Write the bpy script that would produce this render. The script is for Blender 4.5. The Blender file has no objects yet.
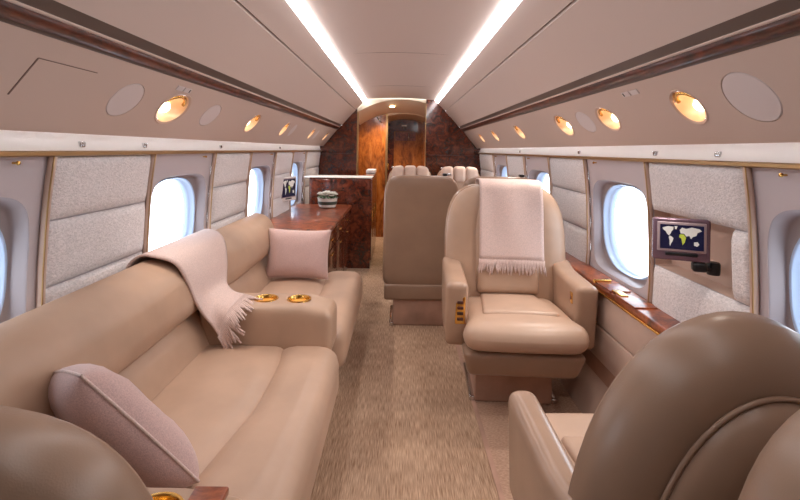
import bpy, bmesh, math, random
from mathutils import Vector, Matrix, noise
random.seed(7)
S = bpy.context.scene
C = S.collection
PI = math.pi

# ------------------------------------------------------------------ camera, world, exposure
EYE = 1.30
cam_d = bpy.data.cameras.new('camera'); cam = bpy.data.objects.new('camera', cam_d); C.objects.link(cam)
cam_d.sensor_width = 36.0
cam_d.lens = 36.0 * 460 / 800
cam_d.shift_y = -0.125
cam_d.clip_start = 0.02
cam.location = (0, 0, EYE)
cam.rotation_euler = (PI / 2, -0.0157, 0)
S.camera = cam

w = bpy.data.worlds.new('sky'); S.world = w; w.use_nodes = True
bg = w.node_tree.nodes['Background']
bg.inputs[0].default_value = (0.86, 0.93, 1.0, 1)
bg.inputs[1].default_value = 5.5

S.view_settings.view_transform = 'Standard'
S.view_settings.look = 'None'
S.view_settings.exposure = -0.06
S.view_settings.gamma = 1.0
S.view_settings.use_curve_mapping = False
COVE = 15.0      # emission of the ceiling cove tubes
WASH = 45.0       # emission of the sidewall wash tubes

# ------------------------------------------------------------------ materials
def lin(c):
    return tuple(((v / 255) / 12.92 if v / 255 <= 0.04045 else ((v / 255 + 0.055) / 1.055) ** 2.4) for v in c)

class NT:
    def __init__(s, name):
        s.m = bpy.data.materials.new(name); s.m.use_nodes = True
        s.t = s.m.node_tree; s.b = s.t.nodes['Principled BSDF']
    def n(s, kind, **kw):
        x = s.t.nodes.new('ShaderNode' + kind)
        for k, v in kw.items():
            if k.startswith('i_'):
                key = k[2:]; key = int(key) if key.isdigit() else key
                x.inputs[key].default_value = v
            else: setattr(x, k, v)
        return x
    def l(s, a, b): s.t.links.new(a, b)
    def coords(s, scale=(1, 1, 1), rot=(0, 0, 0), world=False):
        mp = s.n('Mapping'); mp.inputs['Scale'].default_value = scale; mp.inputs['Rotation'].default_value = rot
        if world:
            g = s.n('NewGeometry'); s.l(g.outputs['Position'], mp.inputs[0])
        else:
            tc = s.n('TexCoord'); s.l(tc.outputs['Object'], mp.inputs[0])
        return mp.outputs[0]
    def ramp(s, fac, stops):
        r = s.n('ValToRGB'); e = r.color_ramp.elements
        while len(e) < len(stops): e.new(0.5)
        for q, (p, c) in zip(e, stops): q.position = p; q.color = (*lin(c), 1)
        s.l(fac, r.inputs[0]); return r.outputs[0]
    def bump(s, h, strength=0.2, dist=0.01):
        b = s.n('Bump'); b.inputs['Strength'].default_value = strength; b.inputs['Distance'].default_value = dist
        s.l(h, b.inputs['Height']); s.l(b.outputs[0], s.b.inputs['Normal'])

M = {}
def plain(name, col, rough=0.5, metal=0.0, coat=0.0, emit=None, es=0, vary=0.0, spec=0.5):
    k = NT(name); b = k.b
    b.inputs['Base Color'].default_value = (*lin(col), 1)
    b.inputs['Roughness'].default_value = rough; b.inputs['Metallic'].default_value = metal
    b.inputs['Coat Weight'].default_value = coat; b.inputs['Coat Roughness'].default_value = 0.06
    b.inputs['Specular IOR Level'].default_value = spec
    if emit:
        b.inputs['Emission Color'].default_value = (*lin(emit), 1); b.inputs['Emission Strength'].default_value = es
    if vary:
        nz = k.n('TexNoise', i_Scale=6.0, i_Detail=4.0); k.l(k.coords(), nz.inputs['Vector'])
        c0 = tuple(max(0, v * (1 - vary)) for v in col); c1 = tuple(min(255, v * (1 + vary)) for v in col)
        k.l(k.ramp(nz.outputs['Fac'], [(0.3, c0), (0.7, c1)]), b.inputs['Base Color'])
    M[name] = k.m; return k

def leather(name, col, rough=0.42):
    k = NT(name); b = k.b
    nz = k.n('TexNoise', i_Scale=5.0, i_Detail=3.0); k.l(k.coords(), nz.inputs['Vector'])
    c0 = tuple(v * 0.95 for v in col); c1 = tuple(min(255, v * 1.03) for v in col)
    k.l(k.ramp(nz.outputs['Fac'], [(0.3, c0), (0.7, c1)]), b.inputs['Base Color'])
    b.inputs['Roughness'].default_value = rough
    vo = k.n('TexVoronoi', i_Scale=420.0); k.l(k.coords(), vo.inputs['Vector'])
    n2 = k.n('TexNoise', i_Scale=18.0, i_Detail=4.0); k.l(k.coords(), n2.inputs['Vector'])
    ad = k.n('Math', operation='MULTIPLY_ADD'); k.l(n2.outputs['Fac'], ad.inputs[0]); ad.inputs[1].default_value = 2.0
    k.l(vo.outputs['Distance'], ad.inputs[2])
    k.bump(ad.outputs[0], 0.05, 0.002)
    M[name] = k.m

def burl(name, dark, mid, light, scale=6.0, rough=0.22, stretch=(1, 1, 1), coat=0.7):
    k = NT(name); b = k.b
    co = k.coords(stretch, world=True)
    n1 = k.n('TexNoise', i_Scale=scale, i_Detail=8.0, i_Roughness=0.62, i_Distortion=1.6); k.l(co, n1.inputs['Vector'])
    n2 = k.n('TexNoise', i_Scale=scale * 7, i_Detail=5.0, i_Distortion=0.6); k.l(co, n2.inputs['Vector'])
    mx = k.n('Math', operation='MULTIPLY_ADD'); k.l(n2.outputs['Fac'], mx.inputs[0]); mx.inputs[1].default_value = 0.35
    sb = k.n('Math', operation='SUBTRACT'); k.l(n1.outputs['Fac'], sb.inputs[0]); sb.inputs[1].default_value = 0.175
    k.l(sb.outputs[0], mx.inputs[2])
    k.l(k.ramp(mx.outputs[0], [(0.33, dark), (0.5, mid), (0.68, light)]), b.inputs['Base Color'])
    b.inputs['Roughness'].default_value = rough
    b.inputs['Coat Weight'].default_value = coat; b.inputs['Coat Roughness'].default_value = 0.08
    M[name] = k.m

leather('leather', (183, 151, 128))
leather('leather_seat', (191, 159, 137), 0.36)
leather('leather_dark', (150, 121, 101), 0.33)  # darker leather; on the near armchairs it carries their shade in the colour
leather('leather_shell', (175, 143, 121), 0.26)
leather('leather_pink', (204, 176, 160), 0.5)
burl('burl_dark', (34, 12, 7), (84, 34, 19), (122, 56, 32), 11.0)
burl('burl_red', (62, 26, 14), (128, 60, 34), (170, 92, 54), 8.0, rough=0.3, coat=0.25)
burl('burl_amber', (104, 52, 20), (158, 88, 36), (188, 116, 54), 5.0, stretch=(1.6, 1, 0.6))
burl('burl_rail', (38, 15, 9), (78, 32, 18), (112, 52, 30), 14.0, rough=0.4, stretch=(1, 0.35, 1), coat=0.4)
plain('ceiling_cream', (206, 186, 176), 0.55)
plain('service_cream', (204, 182, 170), 0.5)
plain('valance_cream', (240, 234, 230), 0.45)
plain('arch_cream', (232, 214, 188), 0.5)
plain('rail_grey', (92, 78, 72), 0.35)
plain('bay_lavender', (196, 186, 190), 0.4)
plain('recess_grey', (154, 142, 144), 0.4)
plain('ring_day_blue', (186, 206, 236), 0.25)  # white frame tinted blue to paint in the daylight fringe round the panes
plain('gold', (232, 186, 104), 0.22, 1.0)
plain('brass_dull', (184, 150, 106), 0.35, 1.0)
plain('chrome', (210, 210, 212), 0.15, 1.0)
plain('cup_amber', (244, 168, 76), 0.35, 0.1)
plain('panel_blank', (214, 202, 200), 0.45)
plain('seam_dark', (120, 98, 88), 0.6)
plain('black_plastic', (22, 22, 26), 0.4)
plain('monitor_bezel', (126, 100, 114), 0.25, 0.4)
plain('monitor_frame', (176, 156, 160), 0.35, 0.2)
plain('screen_navy', (10, 12, 34), 0.15, emit=(14, 18, 52), es=0.6)
plain('map_land', (196, 190, 184), 0.4, emit=(190, 186, 180), es=0.45)
plain('map_green', (150, 160, 60), 0.4, emit=(170, 176, 60), es=0.5)
plain('sign_white', (230, 226, 220), 0.4)
plain('pot_white', (226, 222, 214), 0.3, coat=0.4)
plain('pot_pattern', (60, 70, 62), 0.4)
plain('petal', (240, 236, 226), 0.6)
plain('leaf_green', (52, 84, 44), 0.5)
plain('cove_tube', (255, 255, 255), 0.5, emit=(250, 252, 255), es=COVE)
plain('wash_tube', (255, 255, 255), 0.5, emit=(250, 250, 255), es=WASH)
plain('bulb', (255, 236, 206), 0.5, emit=(255, 232, 196), es=12.0)
plain('arch_bulb', (255, 220, 170), 0.5, emit=(255, 226, 180), es=14.0)
plain('reflector', (250, 216, 178), 0.32, 0.4)
plain('kick_carpet', (176, 140, 122), 0.95, vary=0.1)
plain('hull_dark', (120, 116, 116), 0.6)

# fabrics
def fabric(name, col, scale, strength, stretch=(1, 1, 1), sheen=0.3, dist=0.004):
    k = NT(name); b = k.b
    co = k.coords(stretch)
    nz = k.n('TexNoise', i_Scale=scale, i_Detail=3.0, i_Distortion=0.8); k.l(co, nz.inputs['Vector'])
    k.l(k.ramp(nz.outputs['Fac'], [(0.35, tuple(v * 0.93 for v in col)), (0.65, tuple(min(255, v * 1.04) for v in col))]), b.inputs['Base Color'])
    b.inputs['Roughness'].default_value = 0.85; b.inputs['Sheen Weight'].default_value = sheen
    b.inputs['Specular IOR Level'].default_value = 0.2
    k.bump(nz.outputs['Fac'], strength, dist); M[name] = k.m
fabric('pad_fabric', (230, 223, 223), 95, 0.8, (1, 1, 1.6), dist=0.006)
fabric('throw_pink', (214, 188, 180), 260, 0.3, (1, 1, 1))
fabric('pillow_pink', (202, 170, 164), 300, 0.15)

def carpet(name, c0, c1, sx, sy):
    k = NT(name); b = k.b
    n1 = k.n('TexNoise', i_Scale=1.0, i_Detail=2.0); k.l(k.coords((sx, sy, 1), world=True), n1.inputs['Vector'])
    n2 = k.n('TexNoise', i_Scale=4.0, i_Detail=5.0); k.l(k.coords((1, 1, 1), world=True), n2.inputs['Vector'])
    a = k.n('Math', operation='MULTIPLY_ADD'); k.l(n2.outputs['Fac'], a.inputs[0]); a.inputs[1].default_value = 0.3
    k.l(n1.outputs['Fac'], a.inputs[2])
    k.l(k.ramp(a.outputs[0], [(0.48, c0), (0.82, c1)]), b.inputs['Base Color'])
    b.inputs['Roughness'].default_value = 0.95; b.inputs['Specular IOR Level'].default_value = 0.1
    k.bump(n1.outputs['Fac'], 0.6, 0.006); M[name] = k.m
carpet('carpet_aisle', (148, 117, 94), (204, 172, 146), 330, 14)
carpet('carpet_side', (172, 138, 118), (196, 164, 142), 80, 140)

k = NT('window_glass')
tr = k.n('BsdfTransparent'); tr.inputs[0].default_value = (0.93, 0.97, 1, 1)
gl = k.n('BsdfGlossy'); gl.inputs['Roughness'].default_value = 0.05
mx = k.n('MixShader'); mx.inputs[0].default_value = 0.05; k.l(tr.outputs[0], mx.inputs[1]); k.l(gl.outputs[0], mx.inputs[2])
k.l(mx.outputs[0], k.t.nodes['Material Output'].inputs[0]); M['window_glass'] = k.m

# ------------------------------------------------------------------ helpers
def link(name, me, mat=None, parent=None, smooth=True, loc=None):
    o = bpy.data.objects.new(name, me); C.objects.link(o)
    if mat: me.materials.append(M[mat])
    if smooth:
        for p in me.polygons: p.use_smooth = True
    if parent: o.parent = parent
    if loc: o.location = loc
    return o
def from_data(name, vs, fs, mat=None, parent=None, smooth=True, fix=True, sharp=None):
    me = bpy.data.meshes.new(name); me.from_pydata([tuple(v) for v in vs], [], fs); me.validate()
    if fix:
        b = bmesh.new(); b.from_mesh(me); bmesh.ops.recalc_face_normals(b, faces=b.faces); b.to_mesh(me); b.free()
    o = link(name, me, mat, parent, smooth)
    if smooth and sharp: me.set_sharp_from_angle(angle=math.radians(sharp))
    return o
def tag(o, label=None, cat=None, group=None, kind=None):
    if label: o['label'] = label
    if cat: o['category'] = cat
    if group: o['group'] = group
    if kind: o['kind'] = kind
    return o
def empty(name, loc=(0, 0, 0), rz=0, **kw):
    o = bpy.data.objects.new(name, None); C.objects.link(o); o.location = loc; o.rotation_euler = (0, 0, rz)
    o.empty_display_size = 0.05
    return tag(o, **kw)

def samples(h, r, n):
    r = min(r, h * 0.98)
    a = [-h + r * t for t in (0, 0.25, 0.55, 1.0)]
    inner = [(-h + r) + (2 * (h - r)) * i / n for i in range(1, n)]
    return a + inner + [-v for v in reversed(a)]
def rbox(name, lo, hi, r, mat, parent=None, n=4, puff=(0, 0, 0), deform=None):
    """rounded box between corners lo and hi; puff bulges the faces; deform(v) reshapes"""
    h = [(b - a) / 2 for a, b in zip(lo, hi)]; c = Vector([(a + b) / 2 for a, b in zip(lo, hi)])
    r = min(r, *[x * 0.98 for x in h])
    sm = [samples(x, r, n) for x in h]
    idx = {}; vs = []; fs = []
    def vert(p):
        key = tuple(round(x, 5) for x in p)
        if key in idx: return idx[key]
        q = Vector([max(-h[i] + r, min(h[i] - r, p[i])) for i in range(3)])
        d = Vector(p) - q
        if d.length > 1e-9: d = d.normalized() * r
        v = q + d
        for ax in range(3):
            if puff[ax]:
                o1, o2 = [i for i in range(3) if i != ax]
                v[ax] += puff[ax] * (v[ax] / h[ax]) * (1 - (v[o1] / h[o1]) ** 2) * (1 - (v[o2] / h[o2]) ** 2)
        v = v + c
        if deform: v = deform(v)
        idx[key] = len(vs); vs.append(v); return idx[key]
    for ax in range(3):
        o1, o2 = [i for i in range(3) if i != ax]
        for sgn in (-1, 1):
            A, B = sm[o1], sm[o2]
            for i in range(len(A) - 1):
                for j in range(len(B) - 1):
                    q = []
                    for (u, v) in ((A[i], B[j]), (A[i + 1], B[j]), (A[i + 1], B[j + 1]), (A[i], B[j + 1])):
                        p = [0, 0, 0]; p[ax] = sgn * h[ax]; p[o1] = u; p[o2] = v
                        q.append(vert(p))
                    if len(set(q)) == 4: fs.append(q)
    return from_data(name, vs, fs, mat, parent)
def box(name, lo, hi, mat, parent=None, bev=0.0):
    if bev: return rbox(name, lo, hi, bev, mat, parent, n=1)
    vs = [(x, y, z) for x in (lo[0], hi[0]) for y in (lo[1], hi[1]) for z in (lo[2], hi[2])]
    fs = [(0, 1, 3, 2), (4, 6, 7, 5), (0, 4, 5, 1), (2, 3, 7, 6), (0, 2, 6, 4), (1, 5, 7, 3)]
    return from_data(name, vs, fs, mat, parent, smooth=False)
def loft(name, rings, mat, parent=None, closed=True, cap=(False, False), smooth=True, sharp=None):
    n = len(rings[0]); vs = [p for r in rings for p in r]; fs = []
    for i in range(len(rings) - 1):
        for j in range(n if closed else n - 1):
            k = (j + 1) % n
            fs.append((i * n + j, i * n + k, (i + 1) * n + k, (i + 1) * n + j))
    if cap[0]: fs.append(tuple(range(n)))
    if cap[1]: fs.append(tuple((len(rings) - 1) * n + j for j in range(n)))
    return from_data(name, vs, fs, mat, parent, smooth, sharp=sharp)
def tube_data(pts, r, seg=8, cap=True):
    pts = [Vector(p) for p in pts]; rr = r if isinstance(r, (list, tuple)) else [r] * len(pts)
    vs = []; fs = []
    up = None
    for i, p in enumerate(pts):
        d = (pts[min(i + 1, len(pts) - 1)] - pts[max(i - 1, 0)]).normalized()
        if up is None: up = Vector((0, 0, 1)) if abs(d.z) < 0.9 else Vector((1, 0, 0))
        a = d.cross(up); a = a.normalized() if a.length > 1e-6 else Vector((1, 0, 0)); b = a.cross(d).normalized(); up = b
        for j in range(seg):
            t = 2 * PI * j / seg; vs.append(p + (a * math.cos(t) + b * math.sin(t)) * rr[i])
    n = len(pts)
    for i in range(n - 1):
        for j in range(seg):
            k = (j + 1) % seg; fs.append((i * seg + j, i * seg + k, (i + 1) * seg + k, (i + 1) * seg + j))
    if cap: fs += [tuple(range(seg)), tuple((n - 1) * seg + j for j in range(seg))]
    return vs, fs
def tube(name, pts, r, mat, parent=None, seg=8, closed=False):
    if closed:
        pts = list(pts) + [pts[0]]
    vs, fs = tube_data(pts, r, seg, not closed)
    return from_data(name, vs, fs, mat, parent)
def lathe(name, prof, mat, parent=None, frame=None, seg=28, cap=(False, False)):
    rings = []
    for (r, z) in prof:
        ring = []
        for j in range(seg):
            t = 2 * PI * j / seg; p = Vector((r * math.cos(t), r * math.sin(t), z))
            ring.append(frame @ p if frame else p)
        rings.append(ring)
    return loft(name, rings, mat, parent, True, cap, sharp=40)
def catmull(pts, n):
    pts = [Vector(p) for p in pts]; P = [pts[0] * 2 - pts[1]] + pts + [pts[-1] * 2 - pts[-2]]
    out = []
    m = len(pts) - 1
    for i in range(n + 1):
        t = i / n * m; k = min(int(t), m - 1); u = t - k
        a, b, c, d = P[k], P[k + 1], P[k + 2], P[k + 3]
        out.append(0.5 * ((2 * b) + (c - a) * u + (2 * a - 5 * b + 4 * c - d) * u * u + (3 * b - a - 3 * c + d) * u ** 3))
    return out
def bool_cut(o, cutters):
    for c in cutters:
        md = o.modifiers.new('cut', 'BOOLEAN'); md.operation = 'DIFFERENCE'; md.object = c; md.solver = 'EXACT'
    bpy.context.view_layer.update()
    dg = bpy.context.evaluated_depsgraph_get()
    me = bpy.data.meshes.new_from_object(o.evaluated_get(dg))
    o.modifiers.clear(); o.data = me
    me.set_sharp_from_angle(angle=math.radians(40))
    for c in cutters:
        m = c.data; bpy.data.objects.remove(c); bpy.data.meshes.remove(m)

# ------------------------------------------------------------------ cabin section
YA, YB = -2.4, 6.2            # rear end behind the camera, forward bulkhead
WALLP = [(0.0, 0.93), (0.2, 1.0), (0.4, 1.06), (0.6, 1.098), (0.75, 1.107), (0.9, 1.105), (1.05, 1.098), (1.15, 1.09), (1.265, 1.075), (1.36, 1.06)]
def W(z):
    for (a, xa), (b, xb) in zip(WALLP, WALLP[1:]):
        if z <= b:
            t = (z - a) / (b - a); return xa + (xb - xa) * t
    return WALLP[-1][1]
CEIL = [(0.46, 1.978), (0.3, 1.99), (0.15, 1.998), (0.0, 2.0)]      # centre panel, half
SIDE = [(0.505, 1.926), (0.555, 1.882), (0.6, 1.835)]
SIDE2 = [(0.606, 1.824), (0.68, 1.748), (0.74, 1.68), (0.785, 1.625)]

# floor
floor = empty('floor', kind='structure')
box('aisle_carpet', (-1.02, YA, -0.03), (0.40, 7.6, 0.0), 'carpet_aisle', floor)
box('side_carpet', (0.405, YA, -0.03), (1.02, 7.6, 0.0), 'carpet_side', floor)
box('carpet_binding', (0.392, YA, -0.02), (0.412, YB, 0.004), 'kick_carpet', floor)

# ceiling
ceiling = empty('ceiling', kind='structure')
def strip(name, prof, mat, parent, y0=YA, y1=YB, ny=1, sharp=None):
    rings = [[(x, y0 + (y1 - y0) * i / ny, z) for x, z in prof] for i in range(ny + 1)]
    return loft(name, rings, mat, parent, closed=False, sharp=sharp)
strip('centre_panel', [(0.525, 1.968)] + CEIL + [(-x, z) for x, z in reversed(CEIL[:-1])] + [(-0.525, 1.968)], 'ceiling_cream', ceiling)
for s in (-1, 1):
    strip('side_panel', [(s * 0.53, 1.975), (s * 0.50, 1.935)] + [(s * x, z) for x, z in SIDE] + [(s * 0.6, 1.85)], 'ceiling_cream', ceiling, sharp=50)
    strip('side_panel', [(s * 0.612, 1.85)] + [(s * x, z) for x, z in SIDE2], 'ceiling_cream', ceiling, sharp=50)
    strip('seam', [(s * 0.598, 1.842), (s * 0.614, 1.842)], 'seam_dark', ceiling)
for y in (0.9, 3.3, 5.0):
    tube('panel_seam', [(x, y, 1.9985 - 0.09 * x * x) for x in [i / 10 * 0.4 for i in range(-10, 11)]], 0.0012, 'seam_dark', ceiling, 4)
for s, side in ((-1, 'left'), (1, 'right')):
    t = tag(strip('cove_light', [(s * 0.518, 1.938), (s * 0.496, 1.939), (s * 0.470, 1.952), (s * 0.462, 1.977)], 'cove_tube', None, -0.3, YB - 0.02),
        'long white light tube in the %s edge of the ceiling centre panel' % ('sofa side' if s < 0 else 'armchair side'), 'light')

# dark rails under the ceiling
for i, s in enumerate((-1, 1)):
    t = empty('trim_%d' % (i + 1), kind='structure')
    strip('grey_band', [(s * x, z) for x, z in ((0.785, 1.632), (0.79, 1.628), (0.808, 1.603), (0.812, 1.600))], 'rail_grey', t)
    strip('bright_line', [(s * x, z) for x, z in ((0.808, 1.600), (0.809, 1.597), (0.812, 1.594), (0.818, 1.594))], 'service_cream', t)
    strip('wood_band', [(s * x, z) for x, z in ((0.818, 1.600), (0.815, 1.593), (0.826, 1.578), (0.838, 1.566), (0.848, 1.568))], 'burl_rail', t)
    strip('lower_lip', [(s * x, z) for x, z in ((0.842, 1.572), (0.846, 1.562), (0.852, 1.560), (0.86, 1.562))], 'rail_grey', t)

# ------------------------------------------------------------------ walls
BAYS = [1.08, 2.32, 3.62, 4.92]
BH = 0.33
ZB, ZT = 0.60, 1.265
def sq(a, n):
    c, s_ = math.cos(a), math.sin(a)
    if n is None:
        m = max(abs(c), abs(s_)); return c / m, s_ / m
    return math.copysign(abs(c) ** (2 / n), c), math.copysign(abs(s_) ** (2 / n), s_)
NA = 64
# service panel geometry
P0 = Vector((0.852, 1.562)); P1 = Vector((1.035, 1.336))
def svc(s, y, t, off=0.0):
    p = P0.lerp(P1, t); d = (P1 - P0).normalized(); nrm = Vector((-d.y, d.x))   # pointing outwards/up
    if nrm.x < 0: nrm = -nrm
    q = p + nrm * off
    return Vector((s * q.x, y, q.y))
def svc_frame(s, y, t, off=0.0):
    p = svc(s, y, t, off)
    d = (P1 - P0).normalized(); inw = Vector((-abs(d.y) * s, 0, -abs(d.x)))      # into the cabin
    ax = Vector((0, 1, 0)); ay = inw.cross(ax)
    m = Matrix((ax, ay, inw)).transposed().to_4x4(); m.translation = p
    return m

LAMP_AT = {-1.90: 'between two grey covers over the sofa', -2.92: 'above the far pillow of the sofa', -3.72: 'above the end of the sideboard by the sofa', -4.85: 'above the flower bowl', -5.75: 'above the half-height cabinet',
           1.50: 'beside the large grey cover', 2.08: 'between the switches and a small grey cover', 2.64: 'above the armchair with the throw', 3.62: 'above the flat-backed seats', 4.55: 'between the two pairs of conference seats', 5.3: 'nearest the bulkhead above the channelled seats'}
def stretch(s, y): return (1.0 if y < 1.6 else 1.3) if s > 0 else max(1.0, 1.38 - 0.22 * abs(y - 1.9)) if y != 1.57 else 1.12
LAMPS = {-1: [(1.90, 0.075, 'lamp'), (1.57, 0.072, 'blank'), (2.27, 0.066, 'blank'), (2.92, 0.070, 'lamp'), (3.72, 0.066, 'lamp'), (4.0, 0.066, 'blank'), (4.85, 0.066, 'lamp'), (5.12, 0.066, 'blank'), (5.75, 0.062, 'lamp')],
         1: [(1.50, 0.066, 'lamp'), (1.235, 0.085, 'blank'), (2.08, 0.064, 'lamp'), (2.33, 0.066, 'blank'), (2.64, 0.072, 'lamp'), (3.62, 0.066, 'lamp'), (4.55, 0.066, 'lamp'), (5.3, 0.06, 'lamp')]}

for s, side in ((-1, 'left'), (1, 'right')):
    wall = empty('wall_' + side, kind='structure')
    # lower lining
    zs = [i / 12 * ZB for i in range(13)]
    strip('lower_lining', [(s * W(z), z) for z in zs], 'leather_pink', wall, YA, YB)
    # window bays and backing between
    edges = []
    for yc in BAYS:
        rings = []
        cz = 0.915
        rect = []
        for j in range(NA):
            c, q = sq(2 * PI * j / NA, None)
            rect.append((yc + BH * c, (ZB + ZT) / 2 + (ZT - ZB) / 2 * q))
        rr = []
        for j in range(NA):
            c, q = sq(2 * PI * j / NA, 5.0)
            rr.append((yc + 0.29 * c, cz + 0.243 * q))
        for t in (0, 0.25, 0.5, 0.75, 1.0):
            rings.append([(s * W(a[1] + (b[1] - a[1]) * t), a[0] + (b[0] - a[0]) * t, a[1] + (b[1] - a[1]) * t) for a, b in zip(rect, rr)])
        ring0 = rings[-1]
        bay = loft('window_surround', rings, 'bay_lavender', wall, True)
        wn = empty('window_%d' % (len([o for o in C.objects if o.name.startswith('window_') and o.type == 'EMPTY']) + 1), (0, 0, 0), kind='structure')
        def lp(hw, hh, n, off, z0=cz):
            out = []
            for j in range(NA):
                c, q = sq(2 * PI * j / NA, n); z = z0 + hh * q
                out.append((s * (W(z) + off), yc + hw * c, z))
            return out
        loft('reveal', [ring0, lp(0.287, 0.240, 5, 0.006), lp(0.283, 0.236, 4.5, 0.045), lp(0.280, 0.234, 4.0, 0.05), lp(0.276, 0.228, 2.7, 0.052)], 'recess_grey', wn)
        loft('frame', [lp(0.276, 0.228, 2.7, 0.052), lp(0.273, 0.226, 2.6, 0.046), lp(0.268, 0.223, 2.5, 0.052), lp(0.265, 0.221, 2.5, 0.075), lp(0.259, 0.217, 2.5, 0.077), lp(0.255, 0.214, 2.45, 0.105)], 'ring_day_blue', wn)
        pane = lp(0.257, 0.216, 2.45, 0.10)
        from_data('pane', pane + [(s * (W(cz) + 0.103), yc, cz)], [(j, (j + 1) % NA, NA) for j in range(NA)], 'window_glass', wn)
        for dy in (0.2,):
            lathe('shade_knob', [(0.001, -0.016), (0.005, -0.015), (0.0065, -0.010), (0.0035, -0.006), (0.003, 0.012)], 'gold', wn,
                  Matrix.Translation((s * (W(1.25) - 0.004), yc + dy, 1.247)) @ Matrix.Rotation(s * PI / 2, 4, 'Y'), 12)
        edges.append((yc - BH, yc + BH))
    # panels between bays
    gaps = [(YA, edges[0][0])] + [(edges[i][1], edges[i + 1][0]) for i in range(len(edges) - 1)] + [(edges[-1][1], YB)]
    def pad(y0, y1, z0, z1, name='padded_panel', th=0.022, mat='pad_fabric'):
        n, m = 10, 8; vs = []; fs = []
        for i in range(n + 1):
            for j in range(m + 1):
                u = -math.cos(PI * i / n); v = -math.cos(PI * j / m)
                y = (y0 + y1) / 2 + (y1 - y0) / 2 * u; z = (z0 + z1) / 2 + (z1 - z0) / 2 * v
                e = (1 - abs(u) ** 8) * (1 - abs(v) ** 6); e = max(e, 0) ** 0.5
                vs.append((s * (W(z) - 0.003 - th * e), y, z))
        for i in range(n):
            for j in range(m):
                a = i * (m + 1) + j; fs.append((a, a + 1, a + m + 2, a + m + 1))
        return from_data(name, vs, fs, mat, wall)
    for gi, (y0, y1) in enumerate(gaps):
        zsl = [ZB + (ZT - ZB) * i / 10 for i in range(11)]
        special = (s > 0 and gi == 1)
        if not special:
            strip('backing', [(s * W(z), z) for z in zsl], 'bay_lavender', wall, y0, y1)
        a, b = y0 + 0.012, y1 - 0.012
        if gi == 0 or gi == len(gaps) - 1:
            a, b = (y0 + 0.03, b) if gi == 0 else (a, y1 - 0.02)
        if special:
            # niche behind the monitor
            pad(a, b, 1.062, ZT - 0.003)
            pad(a, b, 0.60, 0.825)
            pad(a, a + 0.075, 0.828, 1.058)
            ny0, ny1 = a + 0.078, b
            prof = [(s * W(1.06), 1.06), (s * (W(1.06) + 0.07), 1.05), (s * (W(0.83) + 0.07), 0.83), (s * W(0.826), 0.826)]
            strip('niche_back', prof, 'leather_pink', wall, ny0, ny1, sharp=40)
            for yy in (ny0, ny1):
                from_data('niche_side', [(x, yy, z) for x, z in prof], [(0, 1, 2, 3)], 'leather_pink', wall, False)
            strip('backing', [(s * W(z), z) for z in (1.06, 1.1, 1.2, ZT)], 'bay_lavender', wall, y0, y1)
            strip('backing', [(s * W(z), z) for z in (ZB, 0.7, 0.826)], 'bay_lavender', wall, y0, y1)
            strip('backing', [(s * W(z), z) for z in (0.826, 0.9, 1.06)], 'bay_lavender', wall, y0, ny0)
            strip('backing', [(s * W(z), z) for z in (0.826, 0.9, 1.06)], 'bay_lavender', wall, ny1, y1)
        else:
            for z0, z1 in ((1.063, ZT - 0.003), (0.852, 1.058), (ZB + 0.01, 0.847)):
                pad(a, b, z0, z1)
        for yy in ((y1 if gi == 0 else y0), y1) if 0 < gi < len(gaps) - 1 else ((y1,) if gi == 0 else (y0,)):
            zz = [ZB + (ZT - ZB) * i / 14 for i in range(15)]
            tube('edge_trim', [(s * (W(z) - 0.012), yy, z) for z in zz], 0.0115, 'leather_pink', wall, 8)
            tube('gold_line', [(s * (W(z) - 0.021), yy - 0.006, z) for z in zz], 0.0028, 'brass_dull', wall, 6)
    # brass ledge rail and the lit valance above it
    strip('ledge_rail', [(s * x, z) for x, z in ((1.08, 1.264), (1.054, 1.264), (1.049, 1.268), (1.049, 1.277), (1.054, 1.281), (1.08, 1.281))], 'brass_dull', wall, YA, YB, sharp=40)
    strip('valance', [(s * x, z) for x, z in ((1.068, 1.281), (1.074, 1.30), (1.082, 1.325), (1.088, 1.352))], 'valance_cream', wall, YA, YB)
    strip('valance_top', [(s * x, z) for x, z in ((1.088, 1.352), (1.05, 1.358), (1.035, 1.345))], 'valance_cream', wall, YA, YB)
    for yy in (1.55, 1.93, 2.75, 4.1):
        rbox('latch', (s * 1.074 - 0.008, yy - 0.012, 1.292), (s * 1.074 + 0.008, yy + 0.012, 1.312), 0.004, 'chrome', wall, 1)
    # service panel, cut for lamps and covers
    prof = [svc(s, 0, 0), svc(s, 0, 1), svc(s, 0, 1, 0.02), svc(s, 0, 0, 0.02)]
    rings = [[(p.x, y, p.z) for p in prof] for y in (YA, YB)]
    panel = loft('service_panel', rings, 'service_cream', wall, True, (True, True), smooth=False)
    cutters = []
    for (y, r, kd) in LAMPS[s]:
        fm = svc_frame(s, y, 0.47) @ Matrix.Diagonal((stretch(s, y), 1, 1, 1))
        if kd == 'lamp':
            cutters.append(lathe('cutter', [(r, -0.06), (r, 0.06)], None, None, fm, 32, (True, True)))
        else:
            cutters.append(lathe('cutter', [(r, -0.006), (r, 0.06)], None, None, fm, 32, (True, True)))
    bool_cut(panel, cutters)
    for p in panel.data.polygons: p.use_smooth = False
    tag(strip('wash_light', [(s * x, z) for x, z in ((1.032, 1.343), (1.038, 1.352), (1.048, 1.356))], 'wash_tube', None, 0.6, YB - 0.05),
        'slim white strip light above the brass rail on the %s wall' % ('sofa side' if s < 0 else 'armchair side'), 'light')

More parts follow.
